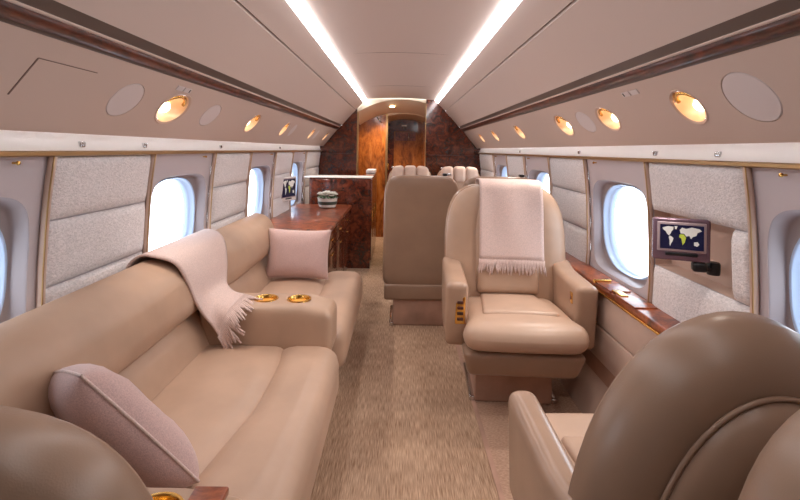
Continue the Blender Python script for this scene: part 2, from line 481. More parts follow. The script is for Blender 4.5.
# ------------------------------------------------------------------ overhead lamps and covers
for s in (-1, 1):
    where = 'over the sofa and sideboard' if s < 0 else 'over the armchairs'
    for (y, r, kd) in LAMPS[s]:
        fm = svc_frame(s, y, 0.47) @ Matrix.Diagonal((stretch(s, y), 1, 1, 1))
        if kd == 'lamp':
            o = empty('reading_light', fm.translation, label='round gold reading light ' + LAMP_AT[s * y], cat='light', group='reading lights ' + where)
            f2 = fm.copy(); f2.translation = (0, 0, 0)
            lathe('bezel', [(r * 0.93, -0.004), (r * 1.0, 0.002), (r * 1.06, 0.004), (r * 1.10, 0.0005)], 'leather_pink', o, f2)
            lathe('reflector', [(r * 0.94, 0.0), (r * 0.86, -0.018), (r * 0.6, -0.04), (r * 0.2, -0.052), (0.001, -0.053)], 'reflector', o, f2)
            bf = f2 @ Matrix.Translation((0, s * r * 0.28, -0.034))
            lathe('bulb', [(0.001, 0.016), (r * 0.24, 0.012), (r * 0.36, 0.0), (r * 0.3, -0.01)], 'bulb', o, bf, 16)
            tube('eyelid', [(f2 @ Vector((r * 0.8 * math.cos(a), -s * r * 0.8 * math.sin(a), -0.016 + 0.012 * abs(math.sin(a))))) for a in [PI * 0.1 + PI * 0.8 * i / 8 for i in range(9)]], r * 0.10, 'gold', o, 8)
            ld = bpy.data.lights.new('reading_lamp', 'SPOT'); ld.energy = 15; ld.color = (1, 0.92, 0.84); ld.spot_size = 1.9; ld.spot_blend = 0.9; ld.shadow_soft_size = 0.03
            lo = bpy.data.objects.new('lamp_beam', ld); C.objects.link(lo); lo.parent = o
            d = (f2 @ Vector((0, 0, 1))) ; d = (d + Vector((0, 0, -0.8))).normalized()
            lo.location = (f2 @ Vector((0, 0, 0.004))); lo.rotation_euler = d.to_track_quat('-Z', 'Y').to_euler()
        else:
            f2 = fm.copy(); f2.translation = (0, 0, 0)
            big = r > 0.08
            o = lathe('speaker_cover', [(0.001, 0.001), (r * 0.8, 0.001), (r * 0.95, 0.0005), (r * 0.975, -0.002), (r * 0.975, -0.005)], 'panel_blank', None, f2)
            o.location = fm.translation
            tag(o, 'large grey round cover in the overhead panel beside a lit lamp' if big else 'plain grey round cover in the overhead panel ' + {1.57: 'between the rectangular hatch and a lamp', 2.27: 'past the switch plate over the sofa', 4.0: 'above the sideboard near the sofa', 5.12: 'between the flower bowl and cabinet', 2.33: 'between two lamps over the armchair'}[y], 'cover')
# oxygen mask door, call buttons, label plate
def panel_quad(name, s, y0, y1, t0, t1, mat, off=-0.002, th=0.004, parent=None):
    vs = []
    for o_ in (off, off + th):
        for (y, t) in ((y0, t0), (y1, t0), (y1, t1), (y0, t1)): vs.append(svc(s, y, t, o_))
    return from_data(name, vs, [(0, 1, 2, 3), (4, 5, 6, 7), (0, 1, 5, 4), (1, 2, 6, 5), (2, 3, 7, 6), (3, 0, 4, 7)], mat, parent, False)
o = panel_quad('mask_door', -1, 1.13, 1.35, 0.22, 0.62, 'service_cream', -0.0012, 0.003)
tag(o, 'large flat rectangular hatch in the overhead panel, same colour', 'hatch')
for (ya, yb, ta, tb) in ((1.13, 1.35, 0.216, 0.223), (1.128, 1.132, 0.22, 0.62)):
    panel_quad('gap_line', -1, ya, yb, ta, tb, 'seam_dark', -0.0016, 0.003, o)
for s, ys, lab in ((-1, (1.80, 1.87), 'small grey switch plate above the gold lamp nearest the grey hatch'), (1, (1.70, 1.80), 'pair of small grey switches between two lit lamps')):
    o = panel_quad('switch_plate', s, ys[0], ys[0] + 0.052, 0.10, 0.17, 'panel_blank', -0.003, 0.004)
    tag(o, lab, 'switch')
    q = panel_quad('button', s, ys[0] + 0.06, ys[0] + 0.115, 0.10, 0.17, 'panel_blank', -0.004, 0.005, o)
    panel_quad('button_mark', s, ys[0] + 0.10, ys[0] + 0.108, 0.11, 0.16, 'black_plastic', -0.0046, 0.001, o)

# ------------------------------------------------------------------ end walls
OUT = [(W(z), z) for z in (0.0, 0.2, 0.4, 0.6, 0.75, 0.9, 1.05, 1.265)] + [(1.09, 1.30), (1.09, 1.36), (1.036, 1.338), (0.85, 1.565), (0.785, 1.628), (0.68, 1.752), (0.6, 1.84), (0.555, 1.888), (0.51, 1.95), (0.5, 1.98), (0.3, 1.996), (0.0, 2.003)]
def top_at(x):
    x = abs(x)
    pts = sorted([(a, b) for a, b in OUT if b > 1.34])
    for (a, za), (b, zb) in zip(pts, pts[1:]):
        if a <= x <= b and b > a: return za + (zb - za) * (x - a) / (b - a)
    return 1.34
def bulk(name, x0, x1, y, mat, parent, th=0.03, zb=0.0, zt=None):
    """slice of the bulkhead between x0 and x1 following the cabin outline"""
    n = 16; rings = []
    xs = [x0 + (x1 - x0) * i / n for i in range(n + 1)]
    top = []; bot = []
    for x in xs:
        t = top_at(x) if abs(x) <= 1.036 else 1.34
        if zt is not None: t = min(t, zt)
        b_ = zb
        if abs(x) > 0.93:
            for z, wx in WALLP:
                if wx >= abs(x): b_ = max(zb, z); break
            else: b_ = 0.7
        top.append(t); bot.append(min(b_, t - 0.001))
    vs = []; fs = []
    for x, t, b_ in zip(xs, top, bot):
        vs += [(x, y, b_), (x, y, t), (x, y + th, b_), (x, y + th, t)]
    for i in range(n):
        a = i * 4; b = a + 4
        fs += [(a, b, b + 1, a + 1), (a + 2, a + 3, b + 3, b + 2), (a + 1, b + 1, b + 3, a + 3), (a, a + 2, b + 2, b)]
    fs += [(0, 1, 3, 2), (4 * n, 4 * n + 2, 4 * n + 3, 4 * n + 1)]
    return from_data(name, vs, fs, mat, parent, False)
far = empty('wall_far', kind='structure')
OX0, OX1 = -0.575, 0.345
bulk('burl_panel', -1.10, -0.83, YB, 'burl_dark', far)
bulk('burl_panel', -0.826, -0.665, YB, 'burl_dark', far)
bulk('burl_panel', -0.661, OX0 - 0.008, YB - 0.008, 'burl_dark', far, 0.05)
bulk('burl_panel', OX1 + 0.03, 0.66, YB, 'burl_dark', far)
bulk('burl_panel', 0.664, 1.10, YB, 'burl_dark', far)
bulk('burl_post', OX1, OX1 + 0.03, YB - 0.008, 'burl_dark', far, 0.05)
box('gold_edge', (OX0 - 0.008, YB - 0.012, 0), (OX0 + 0.012, YB + 0.05, 1.80), 'brass_dull', far)
box('gold_edge', (OX1 - 0.008, YB - 0.012, 0), (OX1, YB + 0.05, 1.92), 'brass_dull', far)
bulk('backing', -1.10, OX0 - 0.01, YB + 0.045, 'burl_dark', far)
bulk('backing', OX1 + 0.001, 1.10, YB + 0.045, 'burl_dark', far)
# wood strips standing in for the highlight lines on the glossy panels
for x0, x1 in ((-1.05, -0.59), (0.38, 1.04)):
    box('highlight_strip', (x0, YB - 0.003, 1.235), (x1, YB, 1.243), 'burl_rail', far)
# vestibule beyond the opening
AR0 = [(-0.60, 1.79), (-0.48, 1.86), (-0.3, 1.935), (-0.1, 1.975), (0.08, 1.98), (0.25, 1.96), (0.36, 1.93)]
Y2, Y3 = 6.85, 7.45
def arc(pts, y, dz): return [Vector((x, y, z + dz)) for x, z in pts]
vest = empty('ceiling_vestibule', kind='structure'); vest.name = 'ceiling_arch'
ra = [catmull(arc(AR0, YB + 0.01 + (Y2 - YB) * t, -0.13 * t), 24) for t in (0, 0.33, 0.66, 1.0)]
loft('arch_soffit', ra, 'arch_cream', vest, False)
front = catmull(arc(AR0, YB + 0.01, 0), 24)
loft('arch_face', [front, [Vector((p.x, YB + 0.01, 2.05)) for p in front]], 'arch_cream', vest, False)
lathe('downlight', [(0.001, -0.004), (0.03, -0.004), (0.034, 0.004)], 'arch_bulb', vest, Matrix.Translation((-0.12, 6.5, 1.905)), 16)
ld = bpy.data.lights.new('vestibule_downlight', 'SPOT'); ld.energy = 65; ld.color = (1, 0.8, 0.55); ld.spot_size = 2.4; ld.spot_blend = 0.6; ld.shadow_soft_size = 0.04
lo = bpy.data.objects.new('downlight_beam', ld); C.objects.link(lo); lo.parent = vest; lo.location = (-0.12, 6.5, 1.88)
ws = empty('wall_vestibule', kind='structure')
box('side_lining', (-0.62, YB + 0.05, 0), (-0.60, Y2, 2.0), 'burl_dark', ws)
box('side_lining', (0.36, YB + 0.05, 0), (0.38, Y3, 2.0), 'burl_amber', ws)
box('amber_panel', (-0.60, Y2, 0), (-0.215, Y2 + 0.03, 2.0), 'burl_amber', ws)
box('gold_edge', (-0.215, Y2 - 0.012, 0), (-0.185, Y2 + 0.04, 2.0), 'brass_dull', ws)
box('side_lining', (-0.215, Y2 + 0.04, 0), (-0.195, Y3, 2.0), 'burl_dark', ws)
AR1 = [(-0.195, 1.80), (-0.05, 1.835), (0.1, 1.84), (0.25, 1.825), (0.36, 1.79)]
r2 = [catmull(arc(AR1, Y2 + (Y3 - Y2) * t, -0.05 * t), 16) for t in (0, 0.5, 1)]
loft('door_soffit', r2, 'arch_cream', vest, False)
f2 = catmull(arc(AR1, Y2, 0), 16)
loft('door_arch_face', [f2, [Vector((p.x, Y2, 2.05)) for p in f2]], 'arch_cream', vest, False)
door = empty('door_1', kind='structure')
box('door_frame', (-0.195, Y3, 0), (-0.10, Y3 + 0.04, 2.0), 'burl_dark', door)
box('door_frame', (0.27, Y3, 0), (0.36, Y3 + 0.04, 2.0), 'burl_amber', door)
box('door_frame', (-0.10, Y3, 1.60), (0.27, Y3 + 0.04, 2.0), 'burl_dark', door)
box('door_leaf', (-0.10, Y3 + 0.015, 0), (0.27, Y3 + 0.045, 1.60), 'burl_amber', door)
box('door_top_inset', (-0.08, Y3 + 0.008, 1.45), (0.25, Y3 + 0.016, 1.59), 'burl_red', door)
box('nameplate', (0.02, Y3 - 0.006, 1.685), (0.10, Y3, 1.705), 'sign_white', door)
tube('hook_stem', [(0.14, Y3 + 0.008, 1.56), (0.14, Y3 - 0.03, 1.56), (0.14, Y3 - 0.035, 1.45)], 0.014, 'chrome', door)
rbox('handle', (-0.185, Y2 - 0.03, 1.0), (-0.165, Y2 - 0.01, 1.10), 0.006, 'gold', ws, 1)
tube('wall_clip', [(-0.35, Y2 - 0.005, 1.78), (-0.28, Y2 - 0.012, 1.70)], 0.012, 'chrome', ws)
# aft end of the cabin, behind the camera
aft = empty('wall_aft', kind='structure')
bulk('aft_panel', -1.10, 0.0, YA - 0.03, 'burl_dark', aft)
bulk('aft_panel', 0.0, 1.10, YA - 0.03, 'burl_dark', aft)

# ------------------------------------------------------------------ side ledge with burl top on the right wall
LX = 0.988
led = empty('side_ledge', (0, 0, 0), label='long burl wood side ledge with tan leather front under the right windows', cat='ledge')
rbox('ledge_top', (LX - 0.012, 0.62, 0.632), (1.096, 3.3, 0.662), 0.008, 'burl_red', led, 2)
rbox('gold_edge', (LX - 0.018, 0.62, 0.624), (LX - 0.004, 3.3, 0.634), 0.003, 'gold', led, 1)
for y0, y1 in ((0.63, 1.05), (1.06, 1.72), (1.73, 2.42), (2.43, 3.29)):
    rbox('front_panel', (LX, y0, 0.455), (LX + 0.03, y1, 0.622), 0.008, 'leather_pink', led, 2)
    rbox('front_panel', (LX, y0, 0.285), (LX + 0.03, y1, 0.450), 0.008, 'leather_pink', led, 2)
box('kick_panel', (LX + 0.01, 0.63, 0.0), (LX + 0.04, 3.29, 0.28), 'kick_carpet', led)
for y in (1.98, 2.2):
    o = rbox('table_lid', (0.975, y - 0.09, 0.659), (1.07, y + 0.09, 0.668), 0.003, 'burl_red', led, 1)
rbox('latch_plate', (0.985, 2.03, 0.665), (1.02, 2.12, 0.673), 0.003, 'gold', led, 1)
rbox('latch_bar', (0.965, 2.26, 0.66), (1.05, 2.28, 0.677), 0.003, 'gold', led, 1)

# ------------------------------------------------------------------ chairs
def outline(hw, zb, zm, zt, n, m=20, rb=0.06):
    pts = []
    for i in range(m + 1):
        a = PI * i / m
        c, q = math.cos(a), math.sin(a)
        pts.append((hw * math.copysign(abs(c) ** (2 / n), c), zm + (zt - zm) * abs(q) ** (2 / n)))
    # down the -x side, along the bottom and up
    low = [(-hw, zm - (zm - zb - rb) * t) for t in (0.33, 0.66, 1.0)]
    low += [(-hw + rb * (1 - math.cos(a)), zb + rb * (1 - math.sin(a))) for a in (PI / 6, PI / 3, PI / 2)]
    low += [(-hw + rb + (2 * hw - 2 * rb) * t, zb) for t in (0.2, 0.4, 0.6, 0.8)]
    return pts + low + [(-x, z) for x, z in reversed(low[:6])]
def slab(name, ol, prof, mat, parent, tilt=0.0, z0=0.45, xo=0.0, bow=0.0, sharp=None):
    """ol: outline in x,z; prof: (y, inset) rings front to back; bow curves it round the sitter"""
    hw = max(abs(x) for x, z in ol); zs = [z for x, z in ol]; zc = (min(zs) + max(zs)) / 2; hh = (max(zs) - min(zs)) / 2
    rings = []
    for y, ins in prof:
        ring = []
        for x, z in ol:
            X = x * (1 - ins / hw); Z = zc + (z - zc) * (1 - ins / hh)
            ring.append((X + xo, y + tilt * (Z - z0) - bow * (X / hw) ** 2, Z))
        rings.append(ring)
    return loft(name, rings, mat, parent, True, (True, True), sharp=sharp)

def chair(name, loc, rz, label, Wd=0.70, aw=0.105, seat_t=0.50, back=(0.33, 0.60, 1.11, 4.0), tilt=0.12, arm_t=0.665, group=None,
          style='club', ped='carpet_side', channels=0, arms=(-1, 1), shell_mat='leather_shell', zsh=0.30):
    t = empty(name, loc, rz, label=label, cat='chair', group=group)
    hw, zm, zt, ex = back; sw = Wd / 2 - aw
    # pedestal and base
    box('pedestal', (-0.20, -0.02, 0.0), (0.20, 0.34, 0.26), 'kick_carpet', t, 0.012)
    rbox('floor_track', (-0.225, -0.02, 0.0), (-0.195, 0.36, 0.03), 0.008, 'chrome', t, 1)
    rbox('floor_track', (0.195, -0.02, 0.0), (0.225, 0.36, 0.03), 0.008, 'chrome', t, 1)
    def taper(v):
        k_ = max(0, (0.36 - v.z) / 0.13); v.x *= 1 - 0.10 * k_; v.y += 0.06 * k_ * (1 if v.y < 0 else 0); return v
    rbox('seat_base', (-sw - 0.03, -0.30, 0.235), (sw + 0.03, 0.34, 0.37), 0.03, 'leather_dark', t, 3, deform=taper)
    # seat cushion with inset centre
    def sl(v):
        v.z += 0.03 * (-(v.y - 0.0) / 0.3) * (0.6 if v.y < 0 else 1.0)
        if v.y < -0.2: v.x *= 1 + 0.08 * min(1, (-0.2 - v.y) / 0.08)
        return v
    c = rbox('seat_cushion', (-sw - 0.012, -0.35, 0.365), (sw + 0.012, 0.24, seat_t), 0.066, 'leather_seat', t, 6, puff=(0.0, 0.02, 0.015), deform=sl)
    def sl2(v):
        k_ = (0.2 - v.y) / 0.4; v.x *= 0.82 + 0.2 * k_; return sl(v)
    rbox('seat_insert', (-sw + 0.07, -0.20, seat_t - 0.03), (sw - 0.07, 0.2, seat_t + 0.022), 0.02, 'leather_seat', c, 5, puff=(0, 0, 0.012), deform=sl2)
    # back
    if style == 'club':
        sh = outline(hw, zsh, zm, zt, ex)
        slab('back_shell', sh, [(0.245, 0.05), (0.25, 0.012), (0.265, 0.0), (0.33, 0.0), (0.35, 0.006), (0.37, 0.03), (0.378, 0.08), (0.38, 0.2)], shell_mat, t, tilt)
        bo = outline(hw - 0.006, seat_t - 0.08, max(zm, seat_t), zt - 0.006, ex)
        b = slab('back_cushion', bo, [(0.185, 0.24), (0.178, 0.16), (0.175, 0.11), (0.182, 0.05), (0.20, 0.016), (0.225, 0.0), (0.262, 0.0), (0.27, 0.02)], 'leather', t, tilt)
        # raised centre panel between the side bolsters
        co_ = outline(hw * 0.52, seat_t + 0.0, max(zm, seat_t + 0.1), zt - 0.05, 5)
        slab('centre_panel', co_, [(0.165, 0.1), (0.157, 0.07), (0.160, 0.03), (0.172, 0.008), (0.19, 0.0), (0.20, 0.0)], 'leather', b, tilt)
        slab('lumbar', outline(hw * 0.5, seat_t + 0.005, seat_t + 0.10, seat_t + 0.17, 4, rb=0.02), [(0.150, 0.05), (0.146, 0.03), (0.155, 0.008), (0.175, 0.0)], 'leather', b, tilt)
    elif style == 'egg':
        ol = outline(hw, zsh, zm, zt, ex, 32)
        b = slab('back_cushion', ol, [(0.19, 0.2), (0.175, 0.1), (0.18, 0.05), (0.195, 0.015), (0.22, 0.0), (0.27, 0.004), (0.30, 0.025), (0.325, 0.05), (0.335, 0.09)], 'leather_dark', t, tilt)
        o2 = [(x * (1 - 0.075 / hw), zsh + (z - zsh) * (zt - 0.10 - zsh) / (zt - zsh)) for x, z in ol]
        slab('back_shell', o2, [(0.325, 0.006), (0.345, 0.010), (0.365, 0.03), (0.375, 0.07), (0.38, 0.2)], 'leather_dark', t, tilt)
        hwp = max(abs(x) for x, z in o2); zs = [z for x, z in o2]; zc = (min(zs) + max(zs)) / 2; hh = (max(zs) - min(zs)) / 2
        for dy in (0.330, 0.342):
            tube('piping', [(x * (1 - 0.006 / hwp), dy + tilt * (z - 0.45), zc + (z - zc) * (1 - 0.004 / hh)) for x, z in o2], 0.0045, 'leather_dark', t, 6, True)
    elif style == 'flat':
        sh = outline(hw, zsh, zm, zt, ex)
        b = slab('back_cushion', outline(hw - 0.012, seat_t - 0.06, max(zm, seat_t), zt - 0.02, ex), [(0.17, 0.2), (0.165, 0.1), (0.175, 0.03), (0.2, 0.0), (0.27, 0.0)], 'leather', t, tilt)
        slab('back_shell', sh, [(0.25, 0.03), (0.255, 0.005), (0.27, 0.0), (0.335, 0.0), (0.35, 0.006), (0.356, 0.02), (0.358, 0.1)], shell_mat, t, tilt)
        for xq in (hw * 0.62, hw * 0.74):
            rbox('release_latch', (-xq - 0.02, 0.24, zt - 0.004), (-xq + 0.012, 0.29, zt + 0.016), 0.006, 'black_plastic' if xq < hw * 0.7 else 'chrome', t, 1)
        rbox('rear_skirt', (-hw + 0.01, 0.20, 0.19), (hw - 0.01, 0.36, 0.31), 0.02, shell_mat, t, 2)
    if channels:
        for i in range(channels):
            x0 = -hw * 0.80 + 1.6 * hw * i / channels; x1 = x0 + 1.6 * hw / channels
            def hd(v, s0=x0): v.y += tilt * (v.z - 0.45); v.z -= 0.12 * (v.x / hw) ** 4 * 0.5; return v
            rbox('headrest_channel', (x0 + 0.002, 0.135, zt - 0.15), (x1 - 0.002, 0.26, zt + 0.03), 0.04, 'leather_pink' if style == 'flat' else 'leather', t, 3, deform=hd)
    # arms
    for s in arms:
        xo = s * (Wd / 2 - aw / 2)
        def ad(v, s=s):
            k_ = (v.z - 0.3) / 0.36
            if v.y < 0: v.y += 0.05 * (1 - k_) * (-v.y / 0.2)
            if v.y > 0.1 and v.z > 0.5: v.z += 0.10 * ((v.y - 0.1) / 0.18) ** 2 * 0.35
            return v
        a = rbox('armrest', (xo - aw / 2, -0.215, 0.345), (xo + aw / 2, 0.28, arm_t), 0.032, 'leather_shell', t, 4, deform=ad)
        if style == 'club':
            if s < 0:
                rbox('control_plate', (xo - 0.010, -0.212, 0.46), (xo + 0.040, -0.196, 0.60), 0.006, 'gold', a, 2, deform=lambda v: Vector((v.x, v.y + 0.042 * (1 - (v.z - 0.3) / 0.36), v.z)))
                for q in range(4):
                    zq = 0.48 + q * 0.028; yq = -0.214 + 0.042 * (1 - (zq - 0.3) / 0.36)
                    rbox('button', (xo + 0.0, yq - 0.004, zq), (xo + 0.03, yq + 0.004, zq + 0.014), 0.003, 'burl_rail', a, 1)
            else:
                rbox('control_plate', (xo - aw / 2 - 0.004, -0.155, 0.565), (xo - aw / 2 + 0.006, -0.125, 0.62), 0.003, 'gold', a, 1)
                rbox('button', (xo - aw / 2 - 0.007, -0.147, 0.585), (xo - aw / 2 + 0.004, -0.133, 0.60), 0.002, 'burl_rail', a, 1)
    return t

CA = chair('armchair', (0.605, 2.40, 0), math.radians(-3), 'tan leather swivel armchair with a pink fringed throw over its back', Wd=0.725, aw=0.11, back=(0.348, 0.60, 1.11, 4.0))
CB = chair('armchair', (0.635, 1.125, 0), PI, 'brown leather armchair with piped rounded back facing the armchair with the throw', back=(0.308, 0.52, 1.005, 2.0), tilt=0.06, style='egg', seat_t=0.46, arm_t=0.62, aw=0.085, Wd=0.635, zsh=0.3)
CD = chair('armchair', (0.66, 0.215, 0), 0, 'brown leather armchair set back to back with the piped armchair', back=(0.315, 0.60, 1.065, 2.9), tilt=0.06, style='egg', seat_t=0.46, arm_t=0.62, aw=0.09, zsh=0.3)
CE = chair('armchair', (-0.565, 0.24, 0), 0, 'brown leather armchair set back to back with the near end of the sofa', back=(0.34, 0.60, 1.0, 2.9), tilt=0.06, style='egg', seat_t=0.46, arm_t=0.62, aw=0.09, zsh=0.3)
for x, lab in ((0.165, 'brown leather conference seat with flat back panel, beside the aisle'), (0.745, 'brown leather conference seat with flat back panel, behind the armchair with the throw')):
    chair('conference_seat', (x, 3.75, 0), PI, lab, Wd=0.565, aw=0.06, back=(0.278, 0.7, 1.112, 6.5), tilt=0.03, style='flat', arm_t=0.60, zsh=0.29, shell_mat='leather_dark')
for x, lab in ((0.125, 'tan leather conference seat with channelled headrest facing the flat-backed seat by the aisle'), (0.70, 'tan leather conference seat with channelled pink-tan headrest near the window wall')):
    chair('conference_seat', (x, 5.15, 0), 0, lab, Wd=0.565, aw=0.06, back=(0.27, 0.7, 1.09, 5.0), tilt=0.06, style='flat', arm_t=0.60, zsh=0.29, channels=3)

# ------------------------------------------------------------------ sofa
sofa = empty('sofa', (-0.72, 2.0, 0), label='long tan leather sofa with folding centre console under the windows', cat='sofa')
def SP(o): o.location = o.location - sofa.location; return o
SY0, SY1, SC0, SC1 = 0.78, 3.36, 2.06, 2.28
def lowr(v): 
    v.x += 0.05 * max(0, (0.3 - v.z)) / 0.3 * (1 if v.x > -0.6 else 0) * -1; return v
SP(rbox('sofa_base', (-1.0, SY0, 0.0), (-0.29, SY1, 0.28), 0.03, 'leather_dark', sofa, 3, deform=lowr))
for y0, y1 in ((SY0 + 0.2, SC0 + 0.03), (SC1 - 0.03, SY1)):
    def seam(y):
        P_ = [(0.9, -0.68), (1.1, -0.60), (1.3, -0.53), (1.6, -0.485), (1.85, -0.49), (2.1, -0.52), (2.3, -0.50), (2.8, -0.485), (3.4, -0.52)]
        for (a, xa), (b, xb) in zip(P_, P_[1:]):
            if y <= b:
                q = max(0, (y - a) / (b - a)); q = q * q * (3 - 2 * q); return xa + (xb - xa) * q
        return P_[-1][1]
    def seatd(v):
        k_ = (v.x + 0.93) / 0.43; v.x = -0.93 + k_ * (seam(v.y) + 0.03 + 0.93); return v
    SP(rbox('seat_cushion', (-0.93, y0, 0.25), (-0.50, y1, 0.415), 0.05, 'leather_seat', sofa, 10, puff=(0, 0, 0.032), deform=seatd))
    def bold(v):
        k_ = (v.x + 0.27) / 0.23; v.x = -0.252 + k_ * (-0.252 - seam(v.y) + 0.02); return v
    SP(rbox('front_bolster', (-0.50, y0, 0.18), (-0.27, y1, 0.428), 0.075, 'leather_seat', sofa, 10, deform=bold))
for y0, y1 in ((SY0, (SC0 + SC1) / 2 - 0.004), ((SC0 + SC1) / 2 + 0.004, SY1)):
    def bl(v): v.x -= (v.z - 0.4) * 0.42; return v
    SP(rbox('back_cushion', (-0.99, y0, 0.33), (-0.84, y1, 0.60), 0.075, 'leather', sofa, 8, puff=(0.03, 0, 0), deform=bl))
    def bt(v):
        v.x -= (v.z - 0.60) * 0.25 if v.x > -0.99 else (v.z - 0.6) * 0.05; return v
    SP(rbox('back_bolster', (-1.055, y0, 0.555), (-0.862, y1, 0.838), 0.095, 'leather', sofa, 8, puff=(0.035, 0, 0), deform=bt))
def console(y0, y1, wood):
    def cd(v):
        k_ = max(0, (v.x + 0.42) / 0.12); v.z -= 0.03 * k_ * k_ * (1 if v.z > 0.5 else 0); return v
    c = rbox('console', (-0.90, y0, 0.36), (-0.295, y1, 0.59), 0.035, 'leather', sofa, 5, deform=cd)
    SP(c); cut = []
    cups = [(-0.62, (y0 + y1) / 2), (-0.465, (y0 + y1) / 2)]
    for x, y in cups:
        cut.append(lathe('cutter', [(0.049, 0.53), (0.049, 0.66)], None, None, Matrix.Translation((x, y, 0)), 28, (True, True)))
    bool_cut(c, cut)
    for x, y in cups:
        o = lathe('cup_holder', [(0.057, 0.589), (0.056, 0.594), (0.050, 0.5945), (0.0475, 0.591), (0.0465, 0.537), (0.001, 0.535)], 'gold', c, Matrix.Translation((x, y, 0)))
        lathe('cup_liner', [(0.0455, 0.576), (0.001, 0.576)], 'cup_amber', c, Matrix.Translation((x, y, 0)))
    if wood:
        rbox('wood_lid', (-0.415, y0 + 0.02, 0.577), (-0.345, y1 - 0.02, 0.594), 0.004, 'burl_red', c, 1)
    return c
console(SC0, SC1, False)
console(SY0 + 0.01, SY0 + 0.20, True)

# ------------------------------------------------------------------ pillows
def pillow(name, loc, rot, sx, sy, th, label, pn=0.07):
    n = 18; vs = []; fs = []
    for f in (1, -1):
        for i in range(n + 1):
            for j in range(n + 1):
                u = -math.cos(PI * i / n); v = -math.cos(PI * j / n)
                e = ((1 - u ** 4) * (1 - v ** 4)) ** 0.55
                pin = 1 - pn * (1 - abs(v) ** 2) * abs(u) ** 2; pv = 1 - pn * (1 - abs(u) ** 2) * abs(v) ** 2
                wr = 0.006 * noise.noise(Vector((u * 3, v * 3, f * 4))) * e
                vs.append((sx / 2 * u * pin, sy / 2 * v * pv, f * (th / 2 * e) + wr))
    m = (n + 1) ** 2
    for f in (0, 1):
        for i in range(n):
            for j in range(n):
                a = f * m + i * (n + 1) + j; fs.append((a, a + 1, a + n + 2, a + n + 1))
    o = empty(name, loc, label=label, cat='pillow'); o.rotation_euler = rot
    from_data('cover', vs, fs, 'pillow_pink', o)
    edge = []
    for k_ in range(4):
        for i in range(n):
            u = -math.cos(PI * i / n)
            a, b = [(u, -1), (1, u), (-u, 1), (-1, -u)][k_]
            edge.append((sx / 2 * a * (1 - pn * (1 - b * b) * a * a), sy / 2 * b * (1 - pn * (1 - a * a) * b * b), 0))
    tube('piping', edge, 0.004, 'throw_pink', o, 6, True)
    return o
pillow('throw_pillow', (-0.665, 3.06, 0.60), (math.radians(72), math.radians(2), math.radians(6)), 0.41, 0.32, 0.15, 'pink square pillow at the far end of the sofa by the wood sideboard')
T_, R_ = Vector((-0.725, 1.06, 0.765)), Vector((-0.50, 1.16, 0.46))
e1 = (R_ - T_).normalized(); e2 = Vector((-0.62, 0.62, -0.4)); e2 = (e2 - e1 * e1.dot(e2)).normalized(); e3 = e1.cross(e2)
pillow('throw_pillow', (T_ + R_) / 2 + e2 * 0.125, Matrix((e1, e2, e3)).transposed().to_euler(), 0.40, 0.26, 0.14, 'pink pillow leaning on the near arm of the sofa', -0.10)

# ------------------------------------------------------------------ throws
def throw(name, rails, ns, nt, label, fringe_len, parent_frame=None, wave=0.006, sp=46, stray=0.3, th=0.006, fr_r=0.0045):
    """rails: list of polylines (first to last across the width)"""
    R = [catmull(r, nt) for r in rails]
    grid = []
    for t in range(nt + 1):
        row = catmull([r[t] for r in R], ns) if len(R) > 2 else [R[0][t].lerp(R[1][t], i / ns) for i in range(ns + 1)]
        grid.append(row)
    F = parent_frame or Matrix.Identity(4)
    vs = [F @ p for row in grid for p in row]
    fs = [(t * (ns + 1) + i, t * (ns + 1) + i + 1, (t + 1) * (ns + 1) + i + 1, (t + 1) * (ns + 1) + i) for t in range(nt) for i in range(ns)]
    base = vs[(nt // 2) * (ns + 1) + ns // 2].copy()
    o = empty(name, base, label=label, cat='throw blanket')
    c = from_data('cloth', [v - base for v in vs], fs, 'throw_pink', o)
    md = c.modifiers.new('thick', 'SOLIDIFY'); md.thickness = th; md.offset = 0
    V = []; Fc = []
    row = catmull(grid[-1], sp); prev = catmull(grid[-2], sp)
    for i, (p, q) in enumerate(zip(row, prev)):
        p, q = F @ p - base, F @ q - base
        d = (p - q).normalized()
        L = fringe_len * random.uniform(0.8, 1.15)
        sidev = (F @ row[min(i + 1, sp)] - F @ row[max(i - 1, 0)]).normalized()
        d2 = (d + sidev * random.uniform(-stray, stray) + Vector((0, 0, -0.4 * 0))).normalized()
        pts = [p - d * 0.004, p + d * L * 0.3, p + d * L * 0.35 + d2 * L * 0.3, p + d * L * 0.4 + d2 * L * 0.6]
        v_, f_ = tube_data(pts, [fr_r, fr_r * 0.95, fr_r * 0.9, fr_r * 0.55], 5)
        k0 = len(V); V += v_; Fc += [tuple(a + k0 for a in f) for f in f_]
    fr = from_data('fringe', V, Fc, 'throw_pink', o); fr['kind'] = 'stuff'
    return o
# over the armchair back (chair local coordinates)
Fm = Matrix.Translation((0.605, 2.40, 0)) @ Matrix.Rotation(math.radians(-3), 4, 'Z')
def wv(x, k_): return 0.004 * math.sin(x * 40 + k_)
path = [(0.462, 0.86), (0.474, 0.98), (0.478, 1.06), (0.455, 1.116), (0.39, 1.132), (0.31, 1.134), (0.245, 1.112), (0.222, 1.05), (0.205, 0.95), (0.19, 0.82), (0.172, 0.695)]
rl = []
for x in (-0.165, -0.09, 0.0, 0.09, 0.185):
    rl.append([(x * (1 + 0.02 * i / 10) + 0.01, y - wv(x, i) - 0.004, z + (0.0 if x < 0.1 else -0.004)) for i, (y, z) in enumerate(path)])
throw('throw_blanket', rl, 20, 44, 'pale pink fringed throw draped over the tan armchair back', 0.075, Fm)
